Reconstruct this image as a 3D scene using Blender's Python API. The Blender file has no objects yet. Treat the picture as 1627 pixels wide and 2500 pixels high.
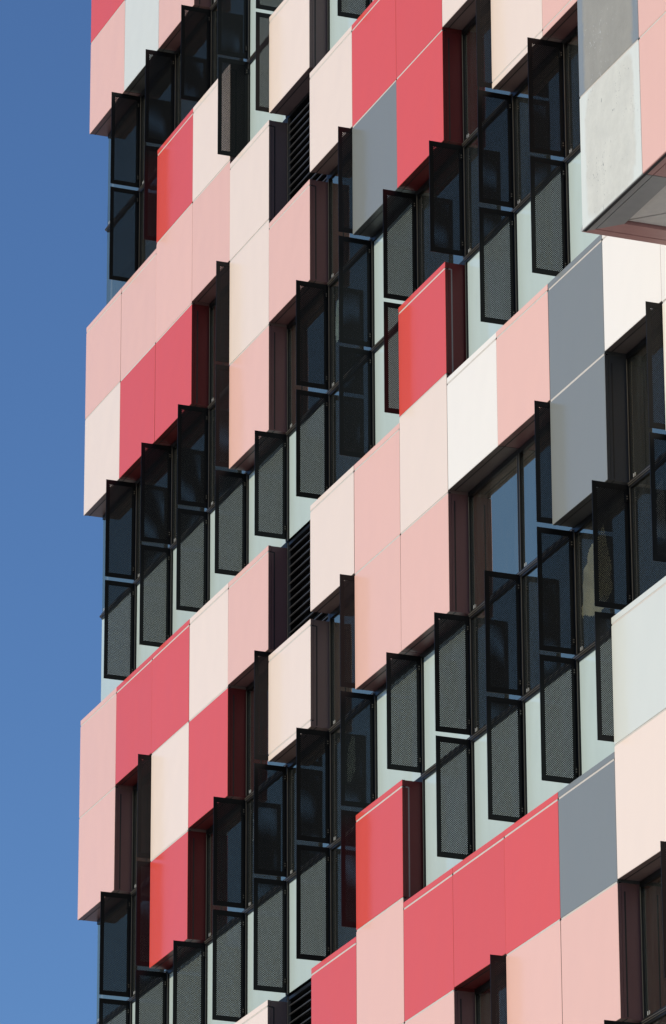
import bpy, bmesh, math, random
from mathutils import Matrix, Vector
random.seed(7)
scene = bpy.context.scene
COL = scene.collection

# ------------------------------------------------------------------ grid of the facade
H = 1.00913          # row height; columns are 1 m wide
D = 0.174            # how far the cladding stands in front of the glazing line
def zr(r): return -r * H
GROUND = -20.2

ROWS = {
    -6: "RPCXXPCRPGWPPC",
    -5: "RCPRXXPCRCPXXP",
    -4: "PMPXXXCPGCXXPC",
    -3: "XXXXSSPXXPCPXX",
    -2: "XXRCSCSSPCXPCP",
    -1: "PPPPCLCRRCPCPP",
    0:  "CRRXCPXGRXCPPP",
    1:  "XXXXPXXSXXXXXX",
    2:  "SSSSSSXSRSSSSS",
    3:  "PRRCPLCPCWPGWW",
    4:  "PXCRXCXPPXXGXW",
    5:  "XXRXXXXSSXXXXX",
    6:  "SSSSSSXRSSSSMM",
    7:  "PCRPCLRPRRRGCC",
    8:  "CPXPPCPPPXPPXP",
    9:  "PCPXSPCPPCPXXP",
}
RMIN, RMAX, NC = -6, 9, 14
def cell(c, r):
    if r < RMIN or r > RMAX or c < 0 or c >= NC: return '#'
    return ROWS[r][c]
def is_panel(c, r): return cell(c, r) in 'RPCWGM'

FINS = {1: (-3,-2,1,2,5,6), 2: (-3,-2,1,2,4,5,6), 3: (-3,1,2,6), 4: (-4,-3,-2,0,1,2,5,6),
        5: (-3,-2,2,4,5,6), 6: (1,2,5,6), 7: (-2,0,1,2,4,5,6), 8: (1,2,5), 9: (1,5,6),
        10: (0,1,2,5,6,8), 11: (1,2,4,5,6), 12: (5,6,9), 13: (4,5,8)}
LIP = {(10,0), (11,0), (5,4)}

# ------------------------------------------------------------------ materials
def new_mat(name):
    m = bpy.data.materials.new(name); m.use_nodes = True
    n = m.node_tree.nodes; l = m.node_tree.links
    return m, n, l, n['Principled BSDF']

def paint(name, col, rough=0.2, spec=0.42, var=0.025, bump=0.0065, dirt=0.008):
    m, n, l, b = new_mat(name)
    tc = n.new('ShaderNodeTexCoord'); oi = n.new('ShaderNodeObjectInfo')
    # faint clouding and vertical rain streaks of the coating itself
    mp = n.new('ShaderNodeMapping'); mp.inputs['Scale'].default_value = (3.2, 3.2, .8)
    l.new(tc.outputs['Object'], mp.inputs['Vector'])
    ns = n.new('ShaderNodeTexNoise'); ns.inputs['Scale'].default_value = 2.2; ns.inputs['Detail'].default_value = 6
    l.new(mp.outputs['Vector'], ns.inputs['Vector'])
    mr = n.new('ShaderNodeMapRange'); mr.inputs['From Min'].default_value = .35; mr.inputs['From Max'].default_value = .7
    mr.inputs['To Min'].default_value = 1.0; mr.inputs['To Max'].default_value = 1.0 - dirt
    l.new(ns.outputs['Fac'], mr.inputs['Value'])
    ov = n.new('ShaderNodeMapRange'); ov.inputs['To Min'].default_value = 1 - var; ov.inputs['To Max'].default_value = 1 + var
    l.new(oi.outputs['Random'], ov.inputs['Value'])
    mu = n.new('ShaderNodeMath'); mu.operation = 'MULTIPLY'
    l.new(mr.outputs['Result'], mu.inputs[0]); l.new(ov.outputs['Result'], mu.inputs[1])
    hv = n.new('ShaderNodeHueSaturation'); hv.inputs['Color'].default_value = (*col, 1)
    l.new(mu.outputs[0], hv.inputs['Value'])
    l.new(hv.outputs['Color'], b.inputs['Base Color'])
    b.inputs['Roughness'].default_value = rough
    b.inputs['Specular IOR Level'].default_value = spec
    # slow waviness of sheet metal, phase shifted per panel
    va = n.new('ShaderNodeVectorMath'); va.operation = 'ADD'
    cm = n.new('ShaderNodeCombineXYZ'); sc = n.new('ShaderNodeMath'); sc.operation = 'MULTIPLY'; sc.inputs[1].default_value = 37
    l.new(oi.outputs['Random'], sc.inputs[0]); l.new(sc.outputs[0], cm.inputs[0]); l.new(sc.outputs[0], cm.inputs[2])
    l.new(tc.outputs['Object'], va.inputs[0]); l.new(cm.outputs[0], va.inputs[1])
    n2 = n.new('ShaderNodeTexNoise'); n2.inputs['Scale'].default_value = 2.6; n2.inputs['Detail'].default_value = 1
    l.new(va.outputs[0], n2.inputs['Vector'])
    bp = n.new('ShaderNodeBump'); bp.inputs['Strength'].default_value = 1; bp.inputs['Distance'].default_value = bump
    l.new(n2.outputs['Fac'], bp.inputs['Height']); l.new(bp.outputs['Normal'], b.inputs['Normal'])
    return m

BASE = {'R': (.71, .088, .067), 'P': (.82, .488, .397), 'C': (.87, .705, .59),
        'W': (.90, .83, .735), 'G': (.212, .222, .208), 'M': (.67, .68, .615)}
COLNAME = {'R': 'coral red', 'P': 'pale pink', 'C': 'cream', 'W': 'white', 'G': 'slate grey', 'M': 'pale mint'}
PAINT = {k: paint(COLNAME[k].replace(' ', '_') + '_paint', v) for k, v in BASE.items()}
RV_SHADE = {'R': (.13, .022, .022), 'P': (.17, .085, .08), 'C': (.17, .115, .105), 'W': (.11, .09, .082),  # panel paints darkened to carry the shade of returns, undersides and side edges
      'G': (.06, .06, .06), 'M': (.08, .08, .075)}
REVEAL_SHADE = {k: paint(COLNAME[k].replace(' ', '_') + '_shaded_reveal', v, rough=.3, spec=.2, bump=.006, dirt=.12) for k, v in RV_SHADE.items()}

def plain(name, col, rough=.5, metal=0.0, spec=.5):
    m, n, l, b = new_mat(name)
    tc = n.new('ShaderNodeTexCoord')
    ns = n.new('ShaderNodeTexNoise'); ns.inputs['Scale'].default_value = 14; ns.inputs['Detail'].default_value = 5
    l.new(tc.outputs['Object'], ns.inputs['Vector'])
    mx = n.new('ShaderNodeMix'); mx.data_type = 'RGBA'
    mx.inputs[6].default_value = (*[c * .85 for c in col], 1); mx.inputs[7].default_value = (*[min(1, c * 1.12) for c in col], 1)
    l.new(ns.outputs['Fac'], mx.inputs[0]); l.new(mx.outputs[2], b.inputs['Base Color'])
    b.inputs['Roughness'].default_value = rough; b.inputs['Metallic'].default_value = metal
    b.inputs['Specular IOR Level'].default_value = spec
    return m
BLACK = plain('black_powder_coat', (.006, .006, .0062), .42, 0, .22)
FRAME = plain('black_frame_metal', (.008, .008, .008), .35, 0, .25)
METAL = plain('bronze_edge_metal', (.15, .13, .105), .35, .3)
SEAL = plain('pale_joint_sealant', (.58, .52, .45), .6)
GROOVE = plain('dark_joint', (.012, .011, .012), .6)
CLIP = plain('white_plastic', (.8, .8, .78), .4)
TRIM = plain('grey_joint_trim', (.21, .17, .165), .5)
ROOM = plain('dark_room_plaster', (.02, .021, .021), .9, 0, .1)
CONC = plain('grey_concrete', (.33, .33, .32), .8)
SOFF = plain('grey_soffit_board', (.76, .69, .61), .5)
SOFG_SHADE = plain('shaded_grey_soffit_edge', (.38, .36, .335), .4)  # paint of the panel above, with shade worked into the colour
SOFP_SHADE = plain('shaded_pink_soffit_edge', (.56, .28, .245), .4)  # pink panel paint, darkened for the shade under the bay

def glass_mat():
    m, n, l, b = new_mat('tinted_window_glass'); n.remove(b)
    out = n['Material Output']
    lw = n.new('ShaderNodeLayerWeight'); lw.inputs['Blend'].default_value = .5
    pw = n.new('ShaderNodeMath'); pw.operation = 'POWER'; pw.inputs[1].default_value = 3.6
    l.new(lw.outputs['Facing'], pw.inputs[0])
    ma = n.new('ShaderNodeMath'); ma.operation = 'MULTIPLY_ADD'; ma.inputs[1].default_value = .8; ma.inputs[2].default_value = .44
    l.new(pw.outputs[0], ma.inputs[0])
    tr = n.new('ShaderNodeBsdfTransparent'); tr.inputs[0].default_value = (.80, .82, .79, 1)
    gl = n.new('ShaderNodeBsdfGlossy'); gl.inputs['Roughness'].default_value = 0; gl.inputs['Color'].default_value = (1, .88, .64, 1)
    # panes bow very slightly, each its own way
    tc = n.new('ShaderNodeTexCoord')
    n2 = n.new('ShaderNodeTexNoise'); n2.inputs['Scale'].default_value = 1.1; n2.inputs['Detail'].default_value = 0
    l.new(tc.outputs['Object'], n2.inputs['Vector'])
    bp = n.new('ShaderNodeBump'); bp.inputs['Distance'].default_value = .006; l.new(n2.outputs['Fac'], bp.inputs['Height'])
    l.new(bp.outputs['Normal'], gl.inputs['Normal'])
    mx = n.new('ShaderNodeMixShader'); l.new(ma.outputs[0], mx.inputs[0]); l.new(tr.outputs[0], mx.inputs[1]); l.new(gl.outputs[0], mx.inputs[2])
    # dust film
    mp = n.new('ShaderNodeMapping'); mp.inputs['Scale'].default_value = (10, 10, 2)
    l.new(tc.outputs['Object'], mp.inputs['Vector'])
    ns = n.new('ShaderNodeTexNoise'); ns.inputs['Scale'].default_value = 2.5; ns.inputs['Detail'].default_value = 7; ns.inputs['Roughness'].default_value = .7
    l.new(mp.outputs[0], ns.inputs['Vector'])
    mr = n.new('ShaderNodeMapRange'); mr.inputs['From Min'].default_value = .4; mr.inputs['From Max'].default_value = .8
    mr.inputs['To Min'].default_value = .014; mr.inputs['To Max'].default_value = .05
    l.new(ns.outputs['Fac'], mr.inputs['Value'])
    df = n.new('ShaderNodeBsdfDiffuse'); df.inputs[0].default_value = (.42, .45, .42, 1)
    m2 = n.new('ShaderNodeMixShader'); l.new(mr.outputs[0], m2.inputs[0]); l.new(mx.outputs[0], m2.inputs[1]); l.new(df.outputs[0], m2.inputs[2])
    l.new(m2.outputs[0], out.inputs[0])
    return m
GLASS = glass_mat()
def clear_mat():
    m, n, l, b = new_mat('glass_body'); n.remove(b)
    tr = n.new('ShaderNodeBsdfTransparent'); tr.inputs[0].default_value = (1, 1, 1, 1)
    l.new(tr.outputs[0], n['Material Output'].inputs[0]); return m
CLEAR = clear_mat()
SPAND = paint('back_painted_spandrel_glass', (.51, .60, .57), rough=.06, spec=.5, var=.03, bump=.004, dirt=.05)

def weathered(name, base, film, streak, marks):
    """a stripped cladding sheet: adhesive film in the middle, scratches, bright edge flecks"""
    m, n, l, b = new_mat(name)
    tc = n.new('ShaderNodeTexCoord')
    mp = n.new('ShaderNodeMapping'); mp.inputs['Scale'].default_value = (7, 7, 1.0); l.new(tc.outputs['Object'], mp.inputs[0])
    ns = n.new('ShaderNodeTexNoise'); ns.inputs['Scale'].default_value = 3; ns.inputs['Detail'].default_value = 9; ns.inputs['Roughness'].default_value = .7
    l.new(mp.outputs[0], ns.inputs['Vector'])
    c1 = n.new('ShaderNodeValToRGB'); e = c1.color_ramp.elements
    e[0].position = .32; e[0].color = (*[c * streak for c in base], 1); e[1].position = .72; e[1].color = (*base, 1)
    l.new(ns.outputs['Fac'], c1.inputs[0])
    # rounded-rectangle of old adhesive: distance from the middle of the sheet, wobbled
    sp = n.new('ShaderNodeSeparateXYZ'); l.new(tc.outputs['Object'], sp.inputs[0])
    wob = n.new('ShaderNodeTexNoise'); wob.inputs['Scale'].default_value = 11; wob.inputs['Detail'].default_value = 5
    l.new(tc.outputs['Object'], wob.inputs['Vector'])
    def mth(op, a, bb=None):
        q = n.new('ShaderNodeMath'); q.operation = op
        for i, v in enumerate((a, bb)):
            if v is None: continue
            if isinstance(v, (int, float)): q.inputs[i].default_value = v
            else: l.new(v, q.inputs[i])
        return q.outputs[0]
    ax = mth('POWER', mth('ABSOLUTE', mth('DIVIDE', sp.outputs[0], .40)), 6)
    az = mth('POWER', mth('ABSOLUTE', mth('DIVIDE', sp.outputs[2], .50 if marks else .8)), 6)
    d = mth('ADD', mth('ADD', ax, az), mth('MULTIPLY', mth('SUBTRACT', wob.outputs['Fac'], .5), 1.1))
    msk = n.new('ShaderNodeMapRange'); msk.inputs['From Min'].default_value = 1.35; msk.inputs['From Max'].default_value = .75
    l.new(d, msk.inputs['Value'])
    fm = n.new('ShaderNodeMix'); fm.data_type = 'RGBA'; l.new(msk.outputs[0], fm.inputs[0])
    l.new(c1.outputs[0], fm.inputs[6])
    fn = n.new('ShaderNodeTexNoise'); fn.inputs['Scale'].default_value = 5; fn.inputs['Detail'].default_value = 10; fn.inputs['Roughness'].default_value = .75
    l.new(tc.outputs['Object'], fn.inputs['Vector'])
    c2 = n.new('ShaderNodeValToRGB'); e = c2.color_ramp.elements
    e[0].position = .3; e[0].color = (*[c * .8 for c in film], 1); e[1].position = .7; e[1].color = (*film, 1)
    l.new(fn.outputs['Fac'], c2.inputs[0]); l.new(c2.outputs[0], fm.inputs[7])
    # dark nicks
    v = n.new('ShaderNodeTexNoise'); v.inputs['Scale'].default_value = 34; v.inputs['Detail'].default_value = 3; v.inputs['Distortion'].default_value = 1.6
    mp2 = n.new('ShaderNodeMapping'); mp2.inputs['Rotation'].default_value = (0, .6, 0); mp2.inputs['Scale'].default_value = (1.6, 1, .55)
    l.new(tc.outputs['Object'], mp2.inputs[0]); l.new(mp2.outputs[0], v.inputs['Vector'])
    lo = n.new('ShaderNodeTexNoise'); lo.inputs['Scale'].default_value = 3.2; l.new(tc.outputs['Object'], lo.inputs['Vector'])
    nick = mth('MULTIPLY', mth('GREATER_THAN', v.outputs['Fac'], .68), mth('GREATER_THAN', lo.outputs['Fac'], .53))
    nm = n.new('ShaderNodeMix'); nm.data_type = 'RGBA'; l.new(nick, nm.inputs[0]); l.new(fm.outputs[2], nm.inputs[6])
    nm.inputs[7].default_value = (.14, .135, .13, 1) if marks else (.62, .62, .6, 1)
    l.new(nm.outputs[2], b.inputs['Base Color'])
    b.inputs['Roughness'].default_value = .45 if marks else .4
    bp = n.new('ShaderNodeBump'); bp.inputs['Distance'].default_value = .004; l.new(fn.outputs['Fac'], bp.inputs['Height'])
    l.new(bp.outputs[0], b.inputs['Normal'])
    return m
WEATHER_PALE = weathered('stripped_pale_sheet', (.69, .705, .645), (.68, .66, .575), .95, True)
WEATHER_GREY = weathered('stripped_grey_sheet', (.245, .27, .28), (.35, .325, .265), .85, False)

# ------------------------------------------------------------------ mesh helpers
def add_box(bm, x0, x1, y0, y1, z0, z1, mi=0):
    vs = [bm.verts.new((x, y, z)) for x in (x0, x1) for y in (y0, y1) for z in (z0, z1)]
    fs = []
    for q in ((0,1,3,2), (4,6,7,5), (0,4,5,1), (2,3,7,6), (0,2,6,4), (1,5,7,3)):
        f = bm.faces.new([vs[i] for i in q]); f.material_index = mi; fs.append(f)
    return fs
def bevel_front(bm, w=.0025):
    es = [e for e in bm.edges if len(e.link_faces) == 2]
    bmesh.ops.bevel(bm, geom=es, offset=w, segments=1, affect='EDGES', profile=.5)
def make(name, bm, mats, parent=None, loc=(0, 0, 0), label=None):
    bmesh.ops.recalc_face_normals(bm, faces=bm.faces[:])
    me = bpy.data.meshes.new(name); bm.to_mesh(me); bm.free()
    for m in (mats if isinstance(mats, (list, tuple)) else [mats]): me.materials.append(m)
    o = bpy.data.objects.new(name, me); o.location = loc
    COL.objects.link(o)
    if parent is not None: o.parent = parent
    if label: o['label'] = label
    return o

# ------------------------------------------------------------------ the building
bld = bpy.data.objects.new('apartment_tower', None); COL.objects.link(bld)
bld.location = (0, 0, GROUND)
bld['label'] = 'tall block clad in pink, cream, red and grey panels with black perforated window fins'
bld['category'] = 'building'
bpy.context.view_layer.update()
INV = Matrix.Translation((0, 0, -GROUND))
OFF = -GROUND                      # children are placed in the building's own space

def P(x, y, z): return (x, y, z + OFF)

def shade_side_edges(bm):  # side faces get the shade-darkened copy of the panel paint
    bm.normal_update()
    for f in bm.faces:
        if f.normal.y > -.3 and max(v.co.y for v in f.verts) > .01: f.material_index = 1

def build_panel(c, r):
    k = cell(c, r)
    up, dn = is_panel(c, r - 1), is_panel(c, r + 1)
    lf, rt = is_panel(c - 1, r), is_panel(c + 1, r)
    zc = zr(r) - H / 2
    top = zr(r) - (.0065 if up else .041)
    bot = zr(r + 1) + (.0065 if dn else .019)
    x0, x1 = -.5 + .0032 - (.042 if c == 0 else 0), .5 - .0032     # corner panels oversail a little
    bm = bmesh.new()
    zt = top - zc; zb = bot - zc
    seams = []
    a, b = zb, zt
    if not up:
        add_box(bm, x0, x1, 0, .03, zt - .05, zt); b = zt - .063; seams.append(zt - .0565)
    else: seams.append(zr(r) - zc)
    if (c, r) in LIP:
        add_box(bm, x0, x1, 0, .03, zb, zb + .05); a = zb + .062; seams.append(zb + .056)
    add_box(bm, x0, x1, 0, .03, a, b)
    bevel_front(bm)
    tilt = random.uniform(-.0007, .0007)
    shade_side_edges(bm)
    o = make('cladding_panel', bm, [PAINT[k], REVEAL_SHADE[k]], bld, P(c + .5, random.uniform(-.0012, .0012), zc), COLNAME[k] + ' cladding panel')
    o.rotation_euler = (tilt, 0, random.uniform(-.0012, .0012))
    # reveal body behind the face sheet
    bm = bmesh.new()
    ct, cb = (zr(r) - .0005 - zc if up else zt - .003), (zr(r + 1) + .0005 - zc if dn else zb + .003)
    add_box(bm, x0 + .002, x1 - .002, .0315, D + .05, cb, ct, 0)
    add_box(bm, x0 + .006, x1 - .006, .012, .0315, cb + .004, ct - .004, 2)
    for s in seams:
        add_box(bm, x0 + .010, x1 - .010, .0018, .0118, s - .010, s + .010, 1)
    if not rt:     # folded joint on the return
        mi = 3 if (c, r) in ((8, 2), (7, 6)) else 2
        add_box(bm, x1 - .0022, x1 - .0008, .052, .063, cb + .01, zt - .056, mi)
        if not up: add_box(bm, x1 - .0022, x1 - .0008, .031, .0525, zt - .064, zt - .053, mi)
    if not dn:     # the same joint under the soffit
        add_box(bm, x0 + .004, x1 - .004, .052, .062, cb - .0016, cb + .0002, 2)
    o2 = make('panel_reveal', bm, [REVEAL_SHADE[k], SEAL, GROOVE, TRIM], o)
    return o

def build_glazing(c, r):
    k = cell(c, r)
    up, dn = is_panel(c, r - 1) or cell(c, r - 1) == 'L', is_panel(c, r + 1) or cell(c, r + 1) == 'L'
    zc = zr(r) - H / 2
    top = (zr(r) + .0175 if up else zr(r) - .011) - zc
    bot = (zr(r + 1) - .0405 if dn else zr(r + 1) + .011) - zc
    x0, x1 = -.4985, .4985
    head = .042 if up else .018
    sill = .055 if dn else .018
    sw = .020
    bm = bmesh.new()
    yf, yb = D - .004, D + .05
    if c == 0: add_box(bm, x0, x0 + .006, D + .013, yb, bot, top)      # glass runs to the corner of the tower
    else: add_box(bm, x0, x0 + sw, yf, yb, bot, top)
    add_box(bm, x1 - sw, x1, yf, yb, bot, top)
    add_box(bm, x0 + sw, x1 - sw, yf + .001, yb, top - head, top); add_box(bm, x0 + sw, x1 - sw, yf + .001, yb, bot, bot + sill)
    # thin bronze edge beads
    for xa in ((x0 + sw - .0035, x1 - sw + .0005) if c else (x1 - sw + .0005,)):
        add_box(bm, xa, xa + .003, yf - .0045, yf + .0012, bot + sill, top - head, 1)
    if not dn:
        add_box(bm, x0, x1, D - .015, D + .03, bot - .0070, bot - .0020, 1)
        add_box(bm, x0 + .001, x1 - .001, D - .012, D + .03, bot - .0160, bot - .0070, 0)
        add_box(bm, x0, x1, D - .010, D + .03, bot - .0205, bot - .0162, 1)
    if k == 'X':     # setting clips by the lower corner
        for q in (.052, .078):
            add_box(bm, x0 + q, x0 + q + .003, D + .0075, D + .010, bot + sill + .014, bot + sill + .042, 2)
    win = make('window' if k == 'X' else 'spandrel_window', bm, [FRAME, METAL, CLIP], bld, P(c + .5, 0, zc))
    bm = bmesh.new()
    fs = add_box(bm, x0 + (sw - .004 if c else .001), x1 - sw + .004, D + .012, D + .022, bot + sill - .004, top - head + .004, 1)
    for f in fs:
        if all(abs(v.co.y - (D + .012)) < 1e-6 for v in f.verts): f.material_index = 0
    if k == 'X': p = make('pane', bm, [GLASS, CLEAR], win)
    else: p = make('pane', bm, [SPAND, SPAND], win)
    p.rotation_euler = (random.uniform(-.0015, .0015), 0, random.uniform(-.002, .002))
    return win

def build_louvre(c, r):
    zc = zr(r) - H / 2
    top, bot = zr(r) + .0175 - zc, zr(r + 1) - .0405 - zc
    x0, x1 = -.4985, .4985
    bm = bmesh.new()
    yf, yb = D - .004, D + .12
    add_box(bm, x0, x0 + .03, yf, yb, bot, top); add_box(bm, x1 - .03, x1, yf, yb, bot, top)
    add_box(bm, x0 + .03, x1 - .03, yf + .001, yb, top - .03, top); add_box(bm, x0 + .03, x1 - .03, yf + .001, yb, bot, bot + .03)
    add_box(bm, x0 + .03, x1 - .03, D + .115, D + .119, bot + .03, top - .03, 2)
    add_box(bm, x0 + .031, x0 + .035, yf - .006, yf + .02, bot + .03, top - .03, 1)
    o = make('louvre_grille', bm, [FRAME, METAL, GROOVE], bld, P(c + .5, 0, zc))
    bm = bmesh.new()
    z = bot + .06
    while z < top - .06:      # sloping blades, rounded nose at the front
        prof = [(D + .002, z), (D + .009, z - .004), (D + .10, z + .052), (D + .10, z + .056), (D + .007, z + .009), (D + .001, z + .006)]
        ring = [[bm.verts.new((x, y, zz)) for y, zz in prof] for x in (x0 + .032, x1 - .032)]
        n = len(prof)
        for i in range(n):
            f = bm.faces.new((ring[0][i], ring[0][(i + 1) % n], ring[1][(i + 1) % n], ring[1][i]))
            f.material_index = 1 if i in (5, 0) else 0
        bm.faces.new(ring[0]); bm.faces.new(ring[1][::-1])
        z += .075
    make('louvre_blades', bm, [BLADE, BLADE_NOSE], o)
BLADE = plain('louvre_blade_metal', (.02, .019, .019), .4)
BLADE_NOSE = plain('louvre_blade_nose', (.05, .046, .043), .35)

for r in range(RMIN, RMAX + 1):
    for c in range(NC):
        if c >= 12 and r <= 0: continue        # behind the projecting bay and out of sight
        k = cell(c, r)
        if k in 'XS': build_glazing(c, r)
        elif k == 'L': build_louvre(c, r)
        else: build_panel(c, r)

# ------------------------------------------------------------------ perforated fins
FH, FY0, FY1 = .973, -.124, D - .006
def fin_frame_mesh():
    bm = bmesh.new(); t = .0026
    add_box(bm, -t, t, FY0, FY0 + MO, -FH, 0); add_box(bm, -t, t, FY1 - MI, FY1, -FH, 0)
    add_box(bm, -t, t, FY0 + MO, FY1 - MI, -MT, 0); add_box(bm, -t, t, FY0 + MO, FY1 - MI, -FH, -FH + MB)
    return bm
PITCH = .0137; RS = .0084
NCOL, NROW = 16, 105
MO = .034; MI = FY1 - FY0 - MO - NCOL * PITCH - PITCH * .5
MT = .044; MB = FH - MT - (NROW + .6) * RS
def sheet_mesh():
    bm = bmesh.new(); t = .0011; kk = .455; sb = RS * .35; sa = RS - sb
    HEX = ((0, sa), (PITCH / 2, sb), (PITCH / 2, -sb), (0, -sa), (-PITCH / 2, -sb), (-PITCH / 2, sb))
    def ringv(cy, cz, rad, x):
        return [bm.verts.new((x, cy + rad * hy, cz + rad * hz)) for hy, hz in HEX]
    y0 = FY0 + MO + PITCH * .5; z0 = -MT - RS * .8
    for j in range(-1, NROW + 1):
        off = PITCH * .5 if j % 2 else 0
        for i in range(-1, NCOL + 1):
            cy, cz = y0 + i * PITCH + off, z0 - j * RS
            solid = j < 0 or j >= NROW or i < 0 or i >= NCOL
            if solid:
                for x in (-t, t): bm.faces.new(ringv(cy, cz, 1, x))
                continue
            oa, ob = ringv(cy, cz, 1, -t), ringv(cy, cz, 1, t)
            ia, ib = ringv(cy, cz, kk, -t), ringv(cy, cz, kk, t)
            for e in range(6):
                f = (e + 1) % 6
                bm.faces.new((oa[e], oa[f], ia[f], ia[e])); bm.faces.new((ob[f], ob[e], ib[e], ib[f]))
                bm.faces.new((ia[e], ia[f], ib[f], ib[e]))
    return bm
def bracket_mesh():
    bm = bmesh.new()
    add_box(bm, -.012, .010, FY1 - .030, FY1 + .003, -.03, .03, 0)
    add_box(bm, .0095, .014, FY1 - .020, FY1 - .012, -.014, -.006, 1)
    add_box(bm, .0095, .014, FY1 - .020, FY1 - .012, .006, .014, 1)
    return bm
fin0 = make('sun_fin', fin_frame_mesh(), BLACK, bld, P(1, 0, 0))
bm = sheet_mesh()
me = bpy.data.meshes.new('perforated_sheet'); bm.to_mesh(me); bm.free(); me.materials.append(BLACK)
sheet0 = bpy.data.objects.new('perforated_sheet', me); COL.objects.link(sheet0); sheet0.parent = fin0
brk0 = make('bracket', bracket_mesh(), [BLACK, METAL], fin0, (0, 0, -.10))
brk1 = brk0.copy(); COL.objects.link(brk1); brk1.location = (0, 0, -.87)
first = True
for c in sorted(FINS):
    for r in FINS[c]:
        if first: f = fin0; first = False
        else:
            f = fin0.copy(); COL.objects.link(f); f.parent = bld
            for ch in (sheet0, brk0, brk1):
                g = ch.copy(); COL.objects.link(g); g.parent = f
        f.location = P(c + (.012 if is_panel(c - 1, r) else -.007), 0, zr(r) - .003 + random.uniform(-.002, .002))
        f.rotation_euler = (0, 0, random.uniform(-.012, .004) if is_panel(c, r) else random.uniform(-.02, .02))

# ------------------------------------------------------------------ structure behind the skin
bm = bmesh.new()
add_box(bm, .06, 17.9, 4.5, 4.7, zr(10), zr(-7))                     # rear wall of the rooms
for r in (-5.45, -1.45, 2.55, 6.55):
    add_box(bm, .06, 17.9, D + .08, 4.5, zr(r) - .30, zr(r))
for x in (3.1, 9.2, 12.9):                                           # cross walls
    add_box(bm, x, x + .12, D + .30, 4.5, zr(10), zr(-7))
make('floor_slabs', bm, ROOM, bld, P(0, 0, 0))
bm = bmesh.new()
add_box(bm, .008, .058, D + .052, 5, GROUND + .02, zr(-6))
add_box(bm, 0, 18, D + .06, 5, zr(-6) + .002, zr(-6) + .3)
make('end_wall', bm, CONC, bld, P(0, 0, 0))
bm = bmesh.new()
add_box(bm, .06, 18, .10, 5, GROUND + .01, zr(10) - .01)
for i in range(18): add_box(bm, i + .04, i + .96, .07, .0995, GROUND + .3, zr(10) - .3)
make('podium', bm, CONC, bld, P(0, 0, 0))

# plain cladding to either side of the picture: behind the bay and under it
def facade_wall(c0, c1, r0, r1, k):
    bm = bmesh.new()
    for c in range(c0, c1):
        for r in range(r0, r1):
            add_box(bm, c + .004, c + .996, .004, .03, zr(r + 1) + .006, zr(r) - .006)
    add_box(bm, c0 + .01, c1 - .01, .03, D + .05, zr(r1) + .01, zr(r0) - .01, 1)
    o = make('facade_wall', bm, [PAINT[k], REVEAL_SHADE[k]], bld, P(0, 0, 0))
facade_wall(12, 14, RMIN, 1, 'P')
facade_wall(14, 18, 4, RMAX + 1, 'G')
# ------------------------------------------------------------------ projecting bay, upper right
BX, BY, BZ = 14.0, -1.067, -4.062
SEAMZ = -3.048; BTOP = zr(-5)
bm = bmesh.new()
add_box(bm, BX + .006, 18, BY + .032, D + .05, BZ + .06, BTOP - .004)
bay = make('projecting_bay', bm, REVEAL_SHADE['P'], bld, P(0, 0, 0))
def bay_panel(c, z0, z1, mat, label, left=False):
    zc = (z0 + z1) / 2
    bm = bmesh.new()
    add_box(bm, -.496, .496, 0, .03, z0 - zc + .006, z1 - zc - .006); bevel_front(bm, .003)
    o = make('cladding_panel', bm, mat, bay, (c + .5, BY, zc), label)
    bm = bmesh.new(); add_box(bm, -.485, .485, .0025, .0125, z1 - zc - .010, z1 - zc + .010); add_box(bm, -.5, .5, .0126, .0315, z0 - zc, z1 - zc, 1)
    make('joint_seal', bm, [SEAL, GROOVE], bay, (c + .5, BY, zc))
zs = [BZ, SEAMZ] + [SEAMZ + H * i for i in range(1, 9)]
bp_cols = ["MG", "PP", "PC", "CP"]
for ci in range(4):
    for j in range(len(zs) - 1):
        if zs[j + 1] > BTOP: break
        if ci == 0 and j == 0: mat, lab = WEATHER_PALE, 'pale stripped cladding panel with dark scuffs'
        elif ci == 0 and j == 1: mat, lab = WEATHER_GREY, 'grey stripped cladding panel streaked with residue'
        else:
            kk = 'PPCPRPCPPC'[(ci * 3 + j * 2) % 10] if not (ci == 1 and j < 3) else 'P'
            mat, lab = PAINT[kk], COLNAME[kk] + ' cladding panel'
        bay_panel(BX + ci, zs[j], zs[j + 1], mat, lab)
# side panels of the bay (facing left)
bm = bmesh.new()
for j in range(len(zs) - 1):
    if zs[j + 1] > BTOP: break
    add_box(bm, BX - .024, BX + .004, BY + .034, -.01, zs[j] + .006, zs[j + 1] - .006)
bevel_front(bm, .003)
make('side_cladding', bm, PAINT['P'], bay, (0, 0, 0), 'pale pink side cladding')
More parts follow.
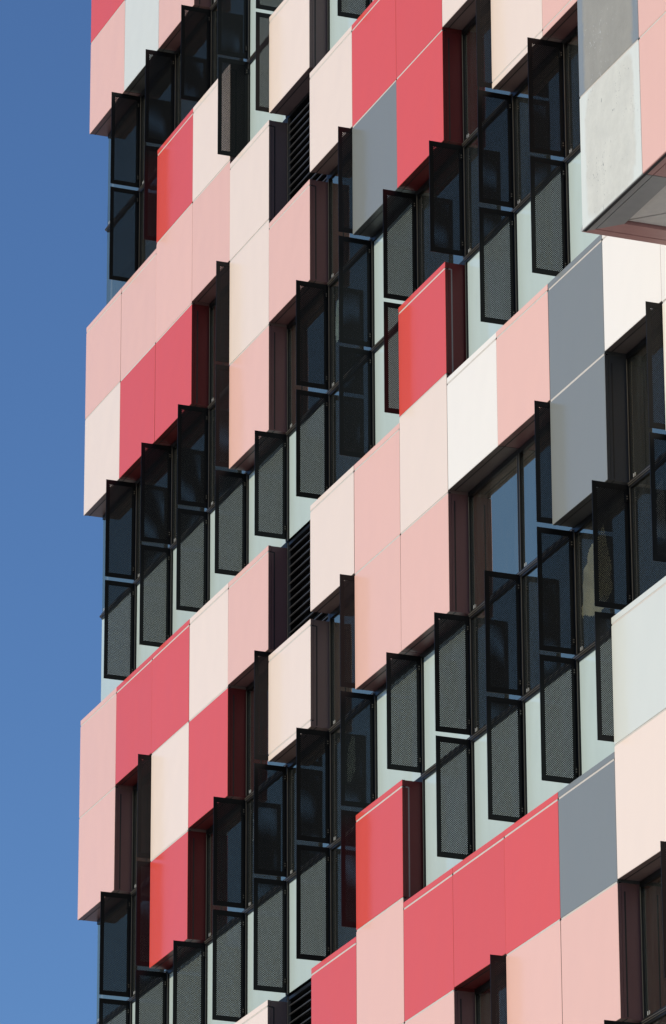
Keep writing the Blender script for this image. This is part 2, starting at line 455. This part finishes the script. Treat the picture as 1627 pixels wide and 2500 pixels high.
# soffit: a lip, a mitred border and two boards that meet on the diagonal
def poly(bm, pts, z, th, mi=0):
    a = [bm.verts.new((x, y, z)) for x, y in pts]; b = [bm.verts.new((x, y, z + th)) for x, y in pts]
    n = len(pts); bm.faces.new(a[::-1]).material_index = mi; bm.faces.new(b).material_index = mi
    for i in range(n): bm.faces.new((a[i], a[(i + 1) % n], b[(i + 1) % n], b[i])).material_index = mi
xl, yf = BX - .022, BY + .004
w1, w2, g = .072, .225, .007
def ringf(w): return xl + w, yf + w
bm = bmesh.new()
(xa, ya), (xb, yb_), (xc, yc) = (xl, yf), ringf(w1), ringf(w1 + g)
xd, yd = ringf(w2)
XR = BX + .995
poly(bm, [(xa, ya), (XR, ya), (XR, yb_), (xb, yb_)], BZ + .004, .03)
make('soffit_lip', bm, SOFG_SHADE, bay, (0, 0, 0), 'grey soffit lip with shade in its colour'); bm = bmesh.new()
poly(bm, [(xc, yc), (XR, yc), (XR, yd), (xd, yd)], BZ + .005, .03)
make('soffit_border', bm, SOFG_SHADE, bay, (0, 0, 0), 'grey soffit border with shade in its colour')
pink = [([(xa, ya), (xb, yb_), (xb, -.02), (xa, -.02)], .0045), ([(xc, yc), (xd, yd), (xd, -.02), (xc, -.02)], .0055)]
for i in range(1, 4):
    X0, X1 = BX + i + .004, BX + i + .997
    pink += [([(X0, ya), (X1, ya), (X1, yb_), (X0, yb_)], .004), ([(X0, yc), (X1, yc), (X1, yd), (X0, yd)], .005)]
for pts, dz in pink:
    bm = bmesh.new(); poly(bm, pts, BZ + dz, .03)
    make('soffit_border', bm, SOFP_SHADE, bay, (0, 0, 0), 'pink soffit border with shade in its colour')
bm = bmesh.new()
L = -.02 - yd
q = .012
poly(bm, [(xd + .012 + q, yd + .012), (18, yd + .012), (18, -.02), (xd + L + q, -.02)], BZ + .030, .02)
make('soffit_board', bm, SOFF, bay, (0, 0, 0))
bm = bmesh.new()
poly(bm, [(xd + .012, yd + .012 + q), (xd + L - .006, -.02), (xd + .012, -.02)], BZ + .030, .02)
make('soffit_board', bm, SOFF, bay, (0, 0, 0))

# ------------------------------------------------------------------ paper and pale mint sheets behind the panes
def pane_sheet_mat(name, col):
    m, n, l, b = new_mat(name)
    tc = n.new('ShaderNodeTexCoord'); ns = n.new('ShaderNodeTexNoise'); ns.inputs['Scale'].default_value = 7; ns.inputs['Detail'].default_value = 6
    l.new(tc.outputs['Object'], ns.inputs['Vector'])
    c1 = n.new('ShaderNodeValToRGB'); e = c1.color_ramp.elements
    e[0].position = .3; e[0].color = (*[c * .75 for c in col], 1); e[1].position = .7; e[1].color = (*col, 1)
    l.new(ns.outputs['Fac'], c1.inputs[0]); l.new(c1.outputs[0], b.inputs['Base Color']); b.inputs['Roughness'].default_value = .7
    return m
TAN = pane_sheet_mat('buff_paper', (.92, .86, .60)); MINT = pane_sheet_mat('mint_sheet', (.74, .85, .78)); SILVER = pane_sheet_mat('silver_film', (.6, .6, .58))
from mathutils import noise as mnoise
def crumpled(name, outline, mat, y, label, cat, group=None, amp=.03, seed=0, dx=0, dz=-.095):
    """a torn sheet: outline filled on a grid, folded and crumpled, with a real thickness"""
    xs = [p[0] for p in outline]; zs_ = [p[1] for p in outline]
    outline = [(px_ + dx, pz_ + dz) for px_, pz_ in outline]
    xs = [p[0] for p in outline]; zs_ = [p[1] for p in outline]
    cx, cz = sum(xs) / len(xs), sum(zs_) / len(zs_)
    def inside(x, z):
        r_ = False; j = len(outline) - 1
        for i in range(len(outline)):
            xi, zi = outline[i]; xj, zj = outline[j]
            if (zi > z) != (zj > z) and x < (xj - xi) * (z - zi) / (zj - zi) + xi: r_ = not r_
            j = i
        return r_
    bm = bmesh.new(); st = .012
    nx, nz = int((max(xs) - min(xs)) / st) + 2, int((max(zs_) - min(zs_)) / st) + 2
    V = {}
    def vert(i, j):
        if (i, j) not in V:
            x, z = min(xs) + i * st, min(zs_) + j * st
            f = mnoise.noise(Vector((x * 5 + seed, z * 2.2, seed))) * amp + abs(mnoise.noise(Vector((x * 13 + z * 9, z * 4, seed + 5)))) * amp * .8
            V[(i, j)] = bm.verts.new((x - cx + mnoise.noise(Vector((x * 40, z * 40, seed))) * .005, f, z - cz))
        return V[(i, j)]
    for i in range(nx):
        for j in range(nz):
            if inside(min(xs) + (i + .5) * st, min(zs_) + (j + .5) * st):
                bm.faces.new((vert(i, j), vert(i + 1, j), vert(i + 1, j + 1), vert(i, j + 1)))
    g = bmesh.ops.solidify(bm, geom=bm.faces[:], thickness=.002)
    o = make(name, bm, mat, None, (cx, y, cz))
    o['label'] = label; o['category'] = cat
    if group: o['group'] = group
    return o
GRP = 'paper and pale mint sheets behind the window glass'
Z5 = zr(5)
crumpled('pane_sheet', [(10.99, Z5 - .62), (10.97, Z5 - .38), (11.03, Z5 - .24), (11.16, Z5 - .12), (11.45, Z5 + .0), (11.55, Z5 - .3), (11.60, Z5 - .56), (11.30, Z5 - .66), (11.15, Z5 - .62), (11.08, Z5 - .58)], TAN, D + .045,
         'large torn buff paper sheet behind the window above the pale mint panel', 'paper', GRP, .03, 3, -.02)
crumpled('pane_sheet', [(12.34, Z5 - .42), (12.37, Z5 - .05), (12.46, Z5 + .0), (12.50, Z5 - .5), (12.42, Z5 - .46)], SILVER, D + .045,
         'narrow grey paper strip behind the window right of the torn buff sheet', 'paper', GRP, .02, 9)
Z1 = zr(1)
crumpled('pane_sheet', [(6.15, Z1 - .10), (6.13, Z1 - .24), (6.125, Z1 - .38), (6.15, Z1 - .48), (6.27, Z1 - .45), (6.30, Z1 - .3), (6.27, Z1 - .10)], MINT, D + .035,
         'curved pale mint sheet behind the upper dark window left of the grey panel', 'paper', GRP, .008, 1, -.055)  # pale mint shape, built as a plain thin sheet
crumpled('pane_sheet', [(6.30, Z5 - .44), (6.28, Z5 - .25), (6.31, Z5 - .14), (6.40, Z5 - .06), (6.46, Z5 - .10), (6.47, Z5 - .38), (6.38, Z5 - .46)], MINT, D + .035,
         'pale mint oval sheet seen through the perforated fin above the red box panel', 'paper', GRP, .008, 2)
crumpled('pane_sheet', [(4.075, Z5 - .29), (4.085, Z5 - .16), (4.07, Z5 - .10), (4.13, Z5 - .10), (4.12, Z5 - .20), (4.115, Z5 - .29)], SILVER, D + .035,
         'small silvery paper scrap behind the window right of the lower red panels', 'paper', GRP, .008, 4)

# ------------------------------------------------------------------ ground
bm = bmesh.new(); s = 400
bm.faces.new([bm.verts.new(v) for v in ((-s, -s, 0), (s, -s, 0), (s, s, 0), (-s, s, 0))])
gm, n, l, b = new_mat('street_paving')
ns = n.new('ShaderNodeTexNoise'); ns.inputs['Scale'].default_value = 3; ns.inputs['Detail'].default_value = 8
tc = n.new('ShaderNodeTexCoord'); l.new(tc.outputs['Object'], ns.inputs['Vector'])
cr = n.new('ShaderNodeValToRGB'); cr.color_ramp.elements[0].color = (.46, .45, .42, 1); cr.color_ramp.elements[1].color = (.58, .565, .53, 1)
l.new(ns.outputs['Fac'], cr.inputs[0]); l.new(cr.outputs[0], b.inputs['Base Color']); b.inputs['Roughness'].default_value = .9
g = make('ground', bm, gm, None, (0, 0, GROUND)); g['kind'] = 'structure'

# ------------------------------------------------------------------ light
EL, AZ = math.radians(24), math.radians(-1.0)      # azimuth measured from the facade normal, towards the left
w = bpy.data.worlds.new('World'); scene.world = w; w.use_nodes = True
nt = w.node_tree; bg = nt.nodes['Background']
sky = nt.nodes.new('ShaderNodeTexSky'); sky.sky_type = 'NISHITA'; sky.sun_disc = False
sky.sun_elevation = EL; sky.sun_rotation = math.pi - AZ
sky.air_density = 1.0; sky.dust_density = .5; sky.ozone_density = 2.0; sky.altitude = 0
wb = nt.nodes.new('ShaderNodeMix'); wb.data_type = 'RGBA'; wb.blend_type = 'MULTIPLY'; wb.inputs[0].default_value = 1
wb.inputs[7].default_value = (.75, 1.02, 1.40, 1)      # the cool white balance of the photograph
nt.links.new(sky.outputs[0], wb.inputs[6]); nt.links.new(wb.outputs[2], bg.inputs['Color']); bg.inputs['Strength'].default_value = .094
sd = bpy.data.lights.new('sun', 'SUN'); sd.energy = 2.85; sd.angle = math.radians(.53); sd.color = (1, .90, .715)
so = bpy.data.objects.new('sun', sd); COL.objects.link(so)
tosun = Vector((math.sin(AZ) * math.cos(EL), -math.cos(AZ) * math.cos(EL), math.sin(EL)))
so.rotation_euler = tosun.to_track_quat('Z', 'Y').to_euler(); so.location = (0, -30, 20)

# ------------------------------------------------------------------ camera
cam = bpy.data.cameras.new('camera'); co = bpy.data.objects.new('camera', cam); COL.objects.link(co)
Rm = [[0.3633132151829548, 0.9316612290345951, -0.0032957527728654235],
      [-0.33542672937092943, 0.1275020471058349, -0.93339816648963],
      [-0.8691906677456411, 0.34022137248625245, 0.358827257613771]]
rt_, dn_, fw_ = (Vector(v) for v in Rm)
M = Matrix((rt_, -dn_, -fw_)).transposed().to_4x4()
M.translation = Vector((43.380761634619425, -14.425386844790022, -18.527282335985472))
co.matrix_world = M
cam.sensor_fit = 'HORIZONTAL'; cam.sensor_width = 36; cam.lens = 36 * 12455.83 / 1627
cam.clip_start = .5; cam.clip_end = 3000
scene.camera = co

scene.render.engine = 'CYCLES'
scene.cycles.max_bounces = 10; scene.cycles.transparent_max_bounces = 24
scene.view_settings.view_transform = 'Standard'; scene.view_settings.look = 'None'
scene.view_settings.exposure = 0; scene.view_settings.gamma = 1
scene.render.resolution_x = 666; scene.render.resolution_y = 1024
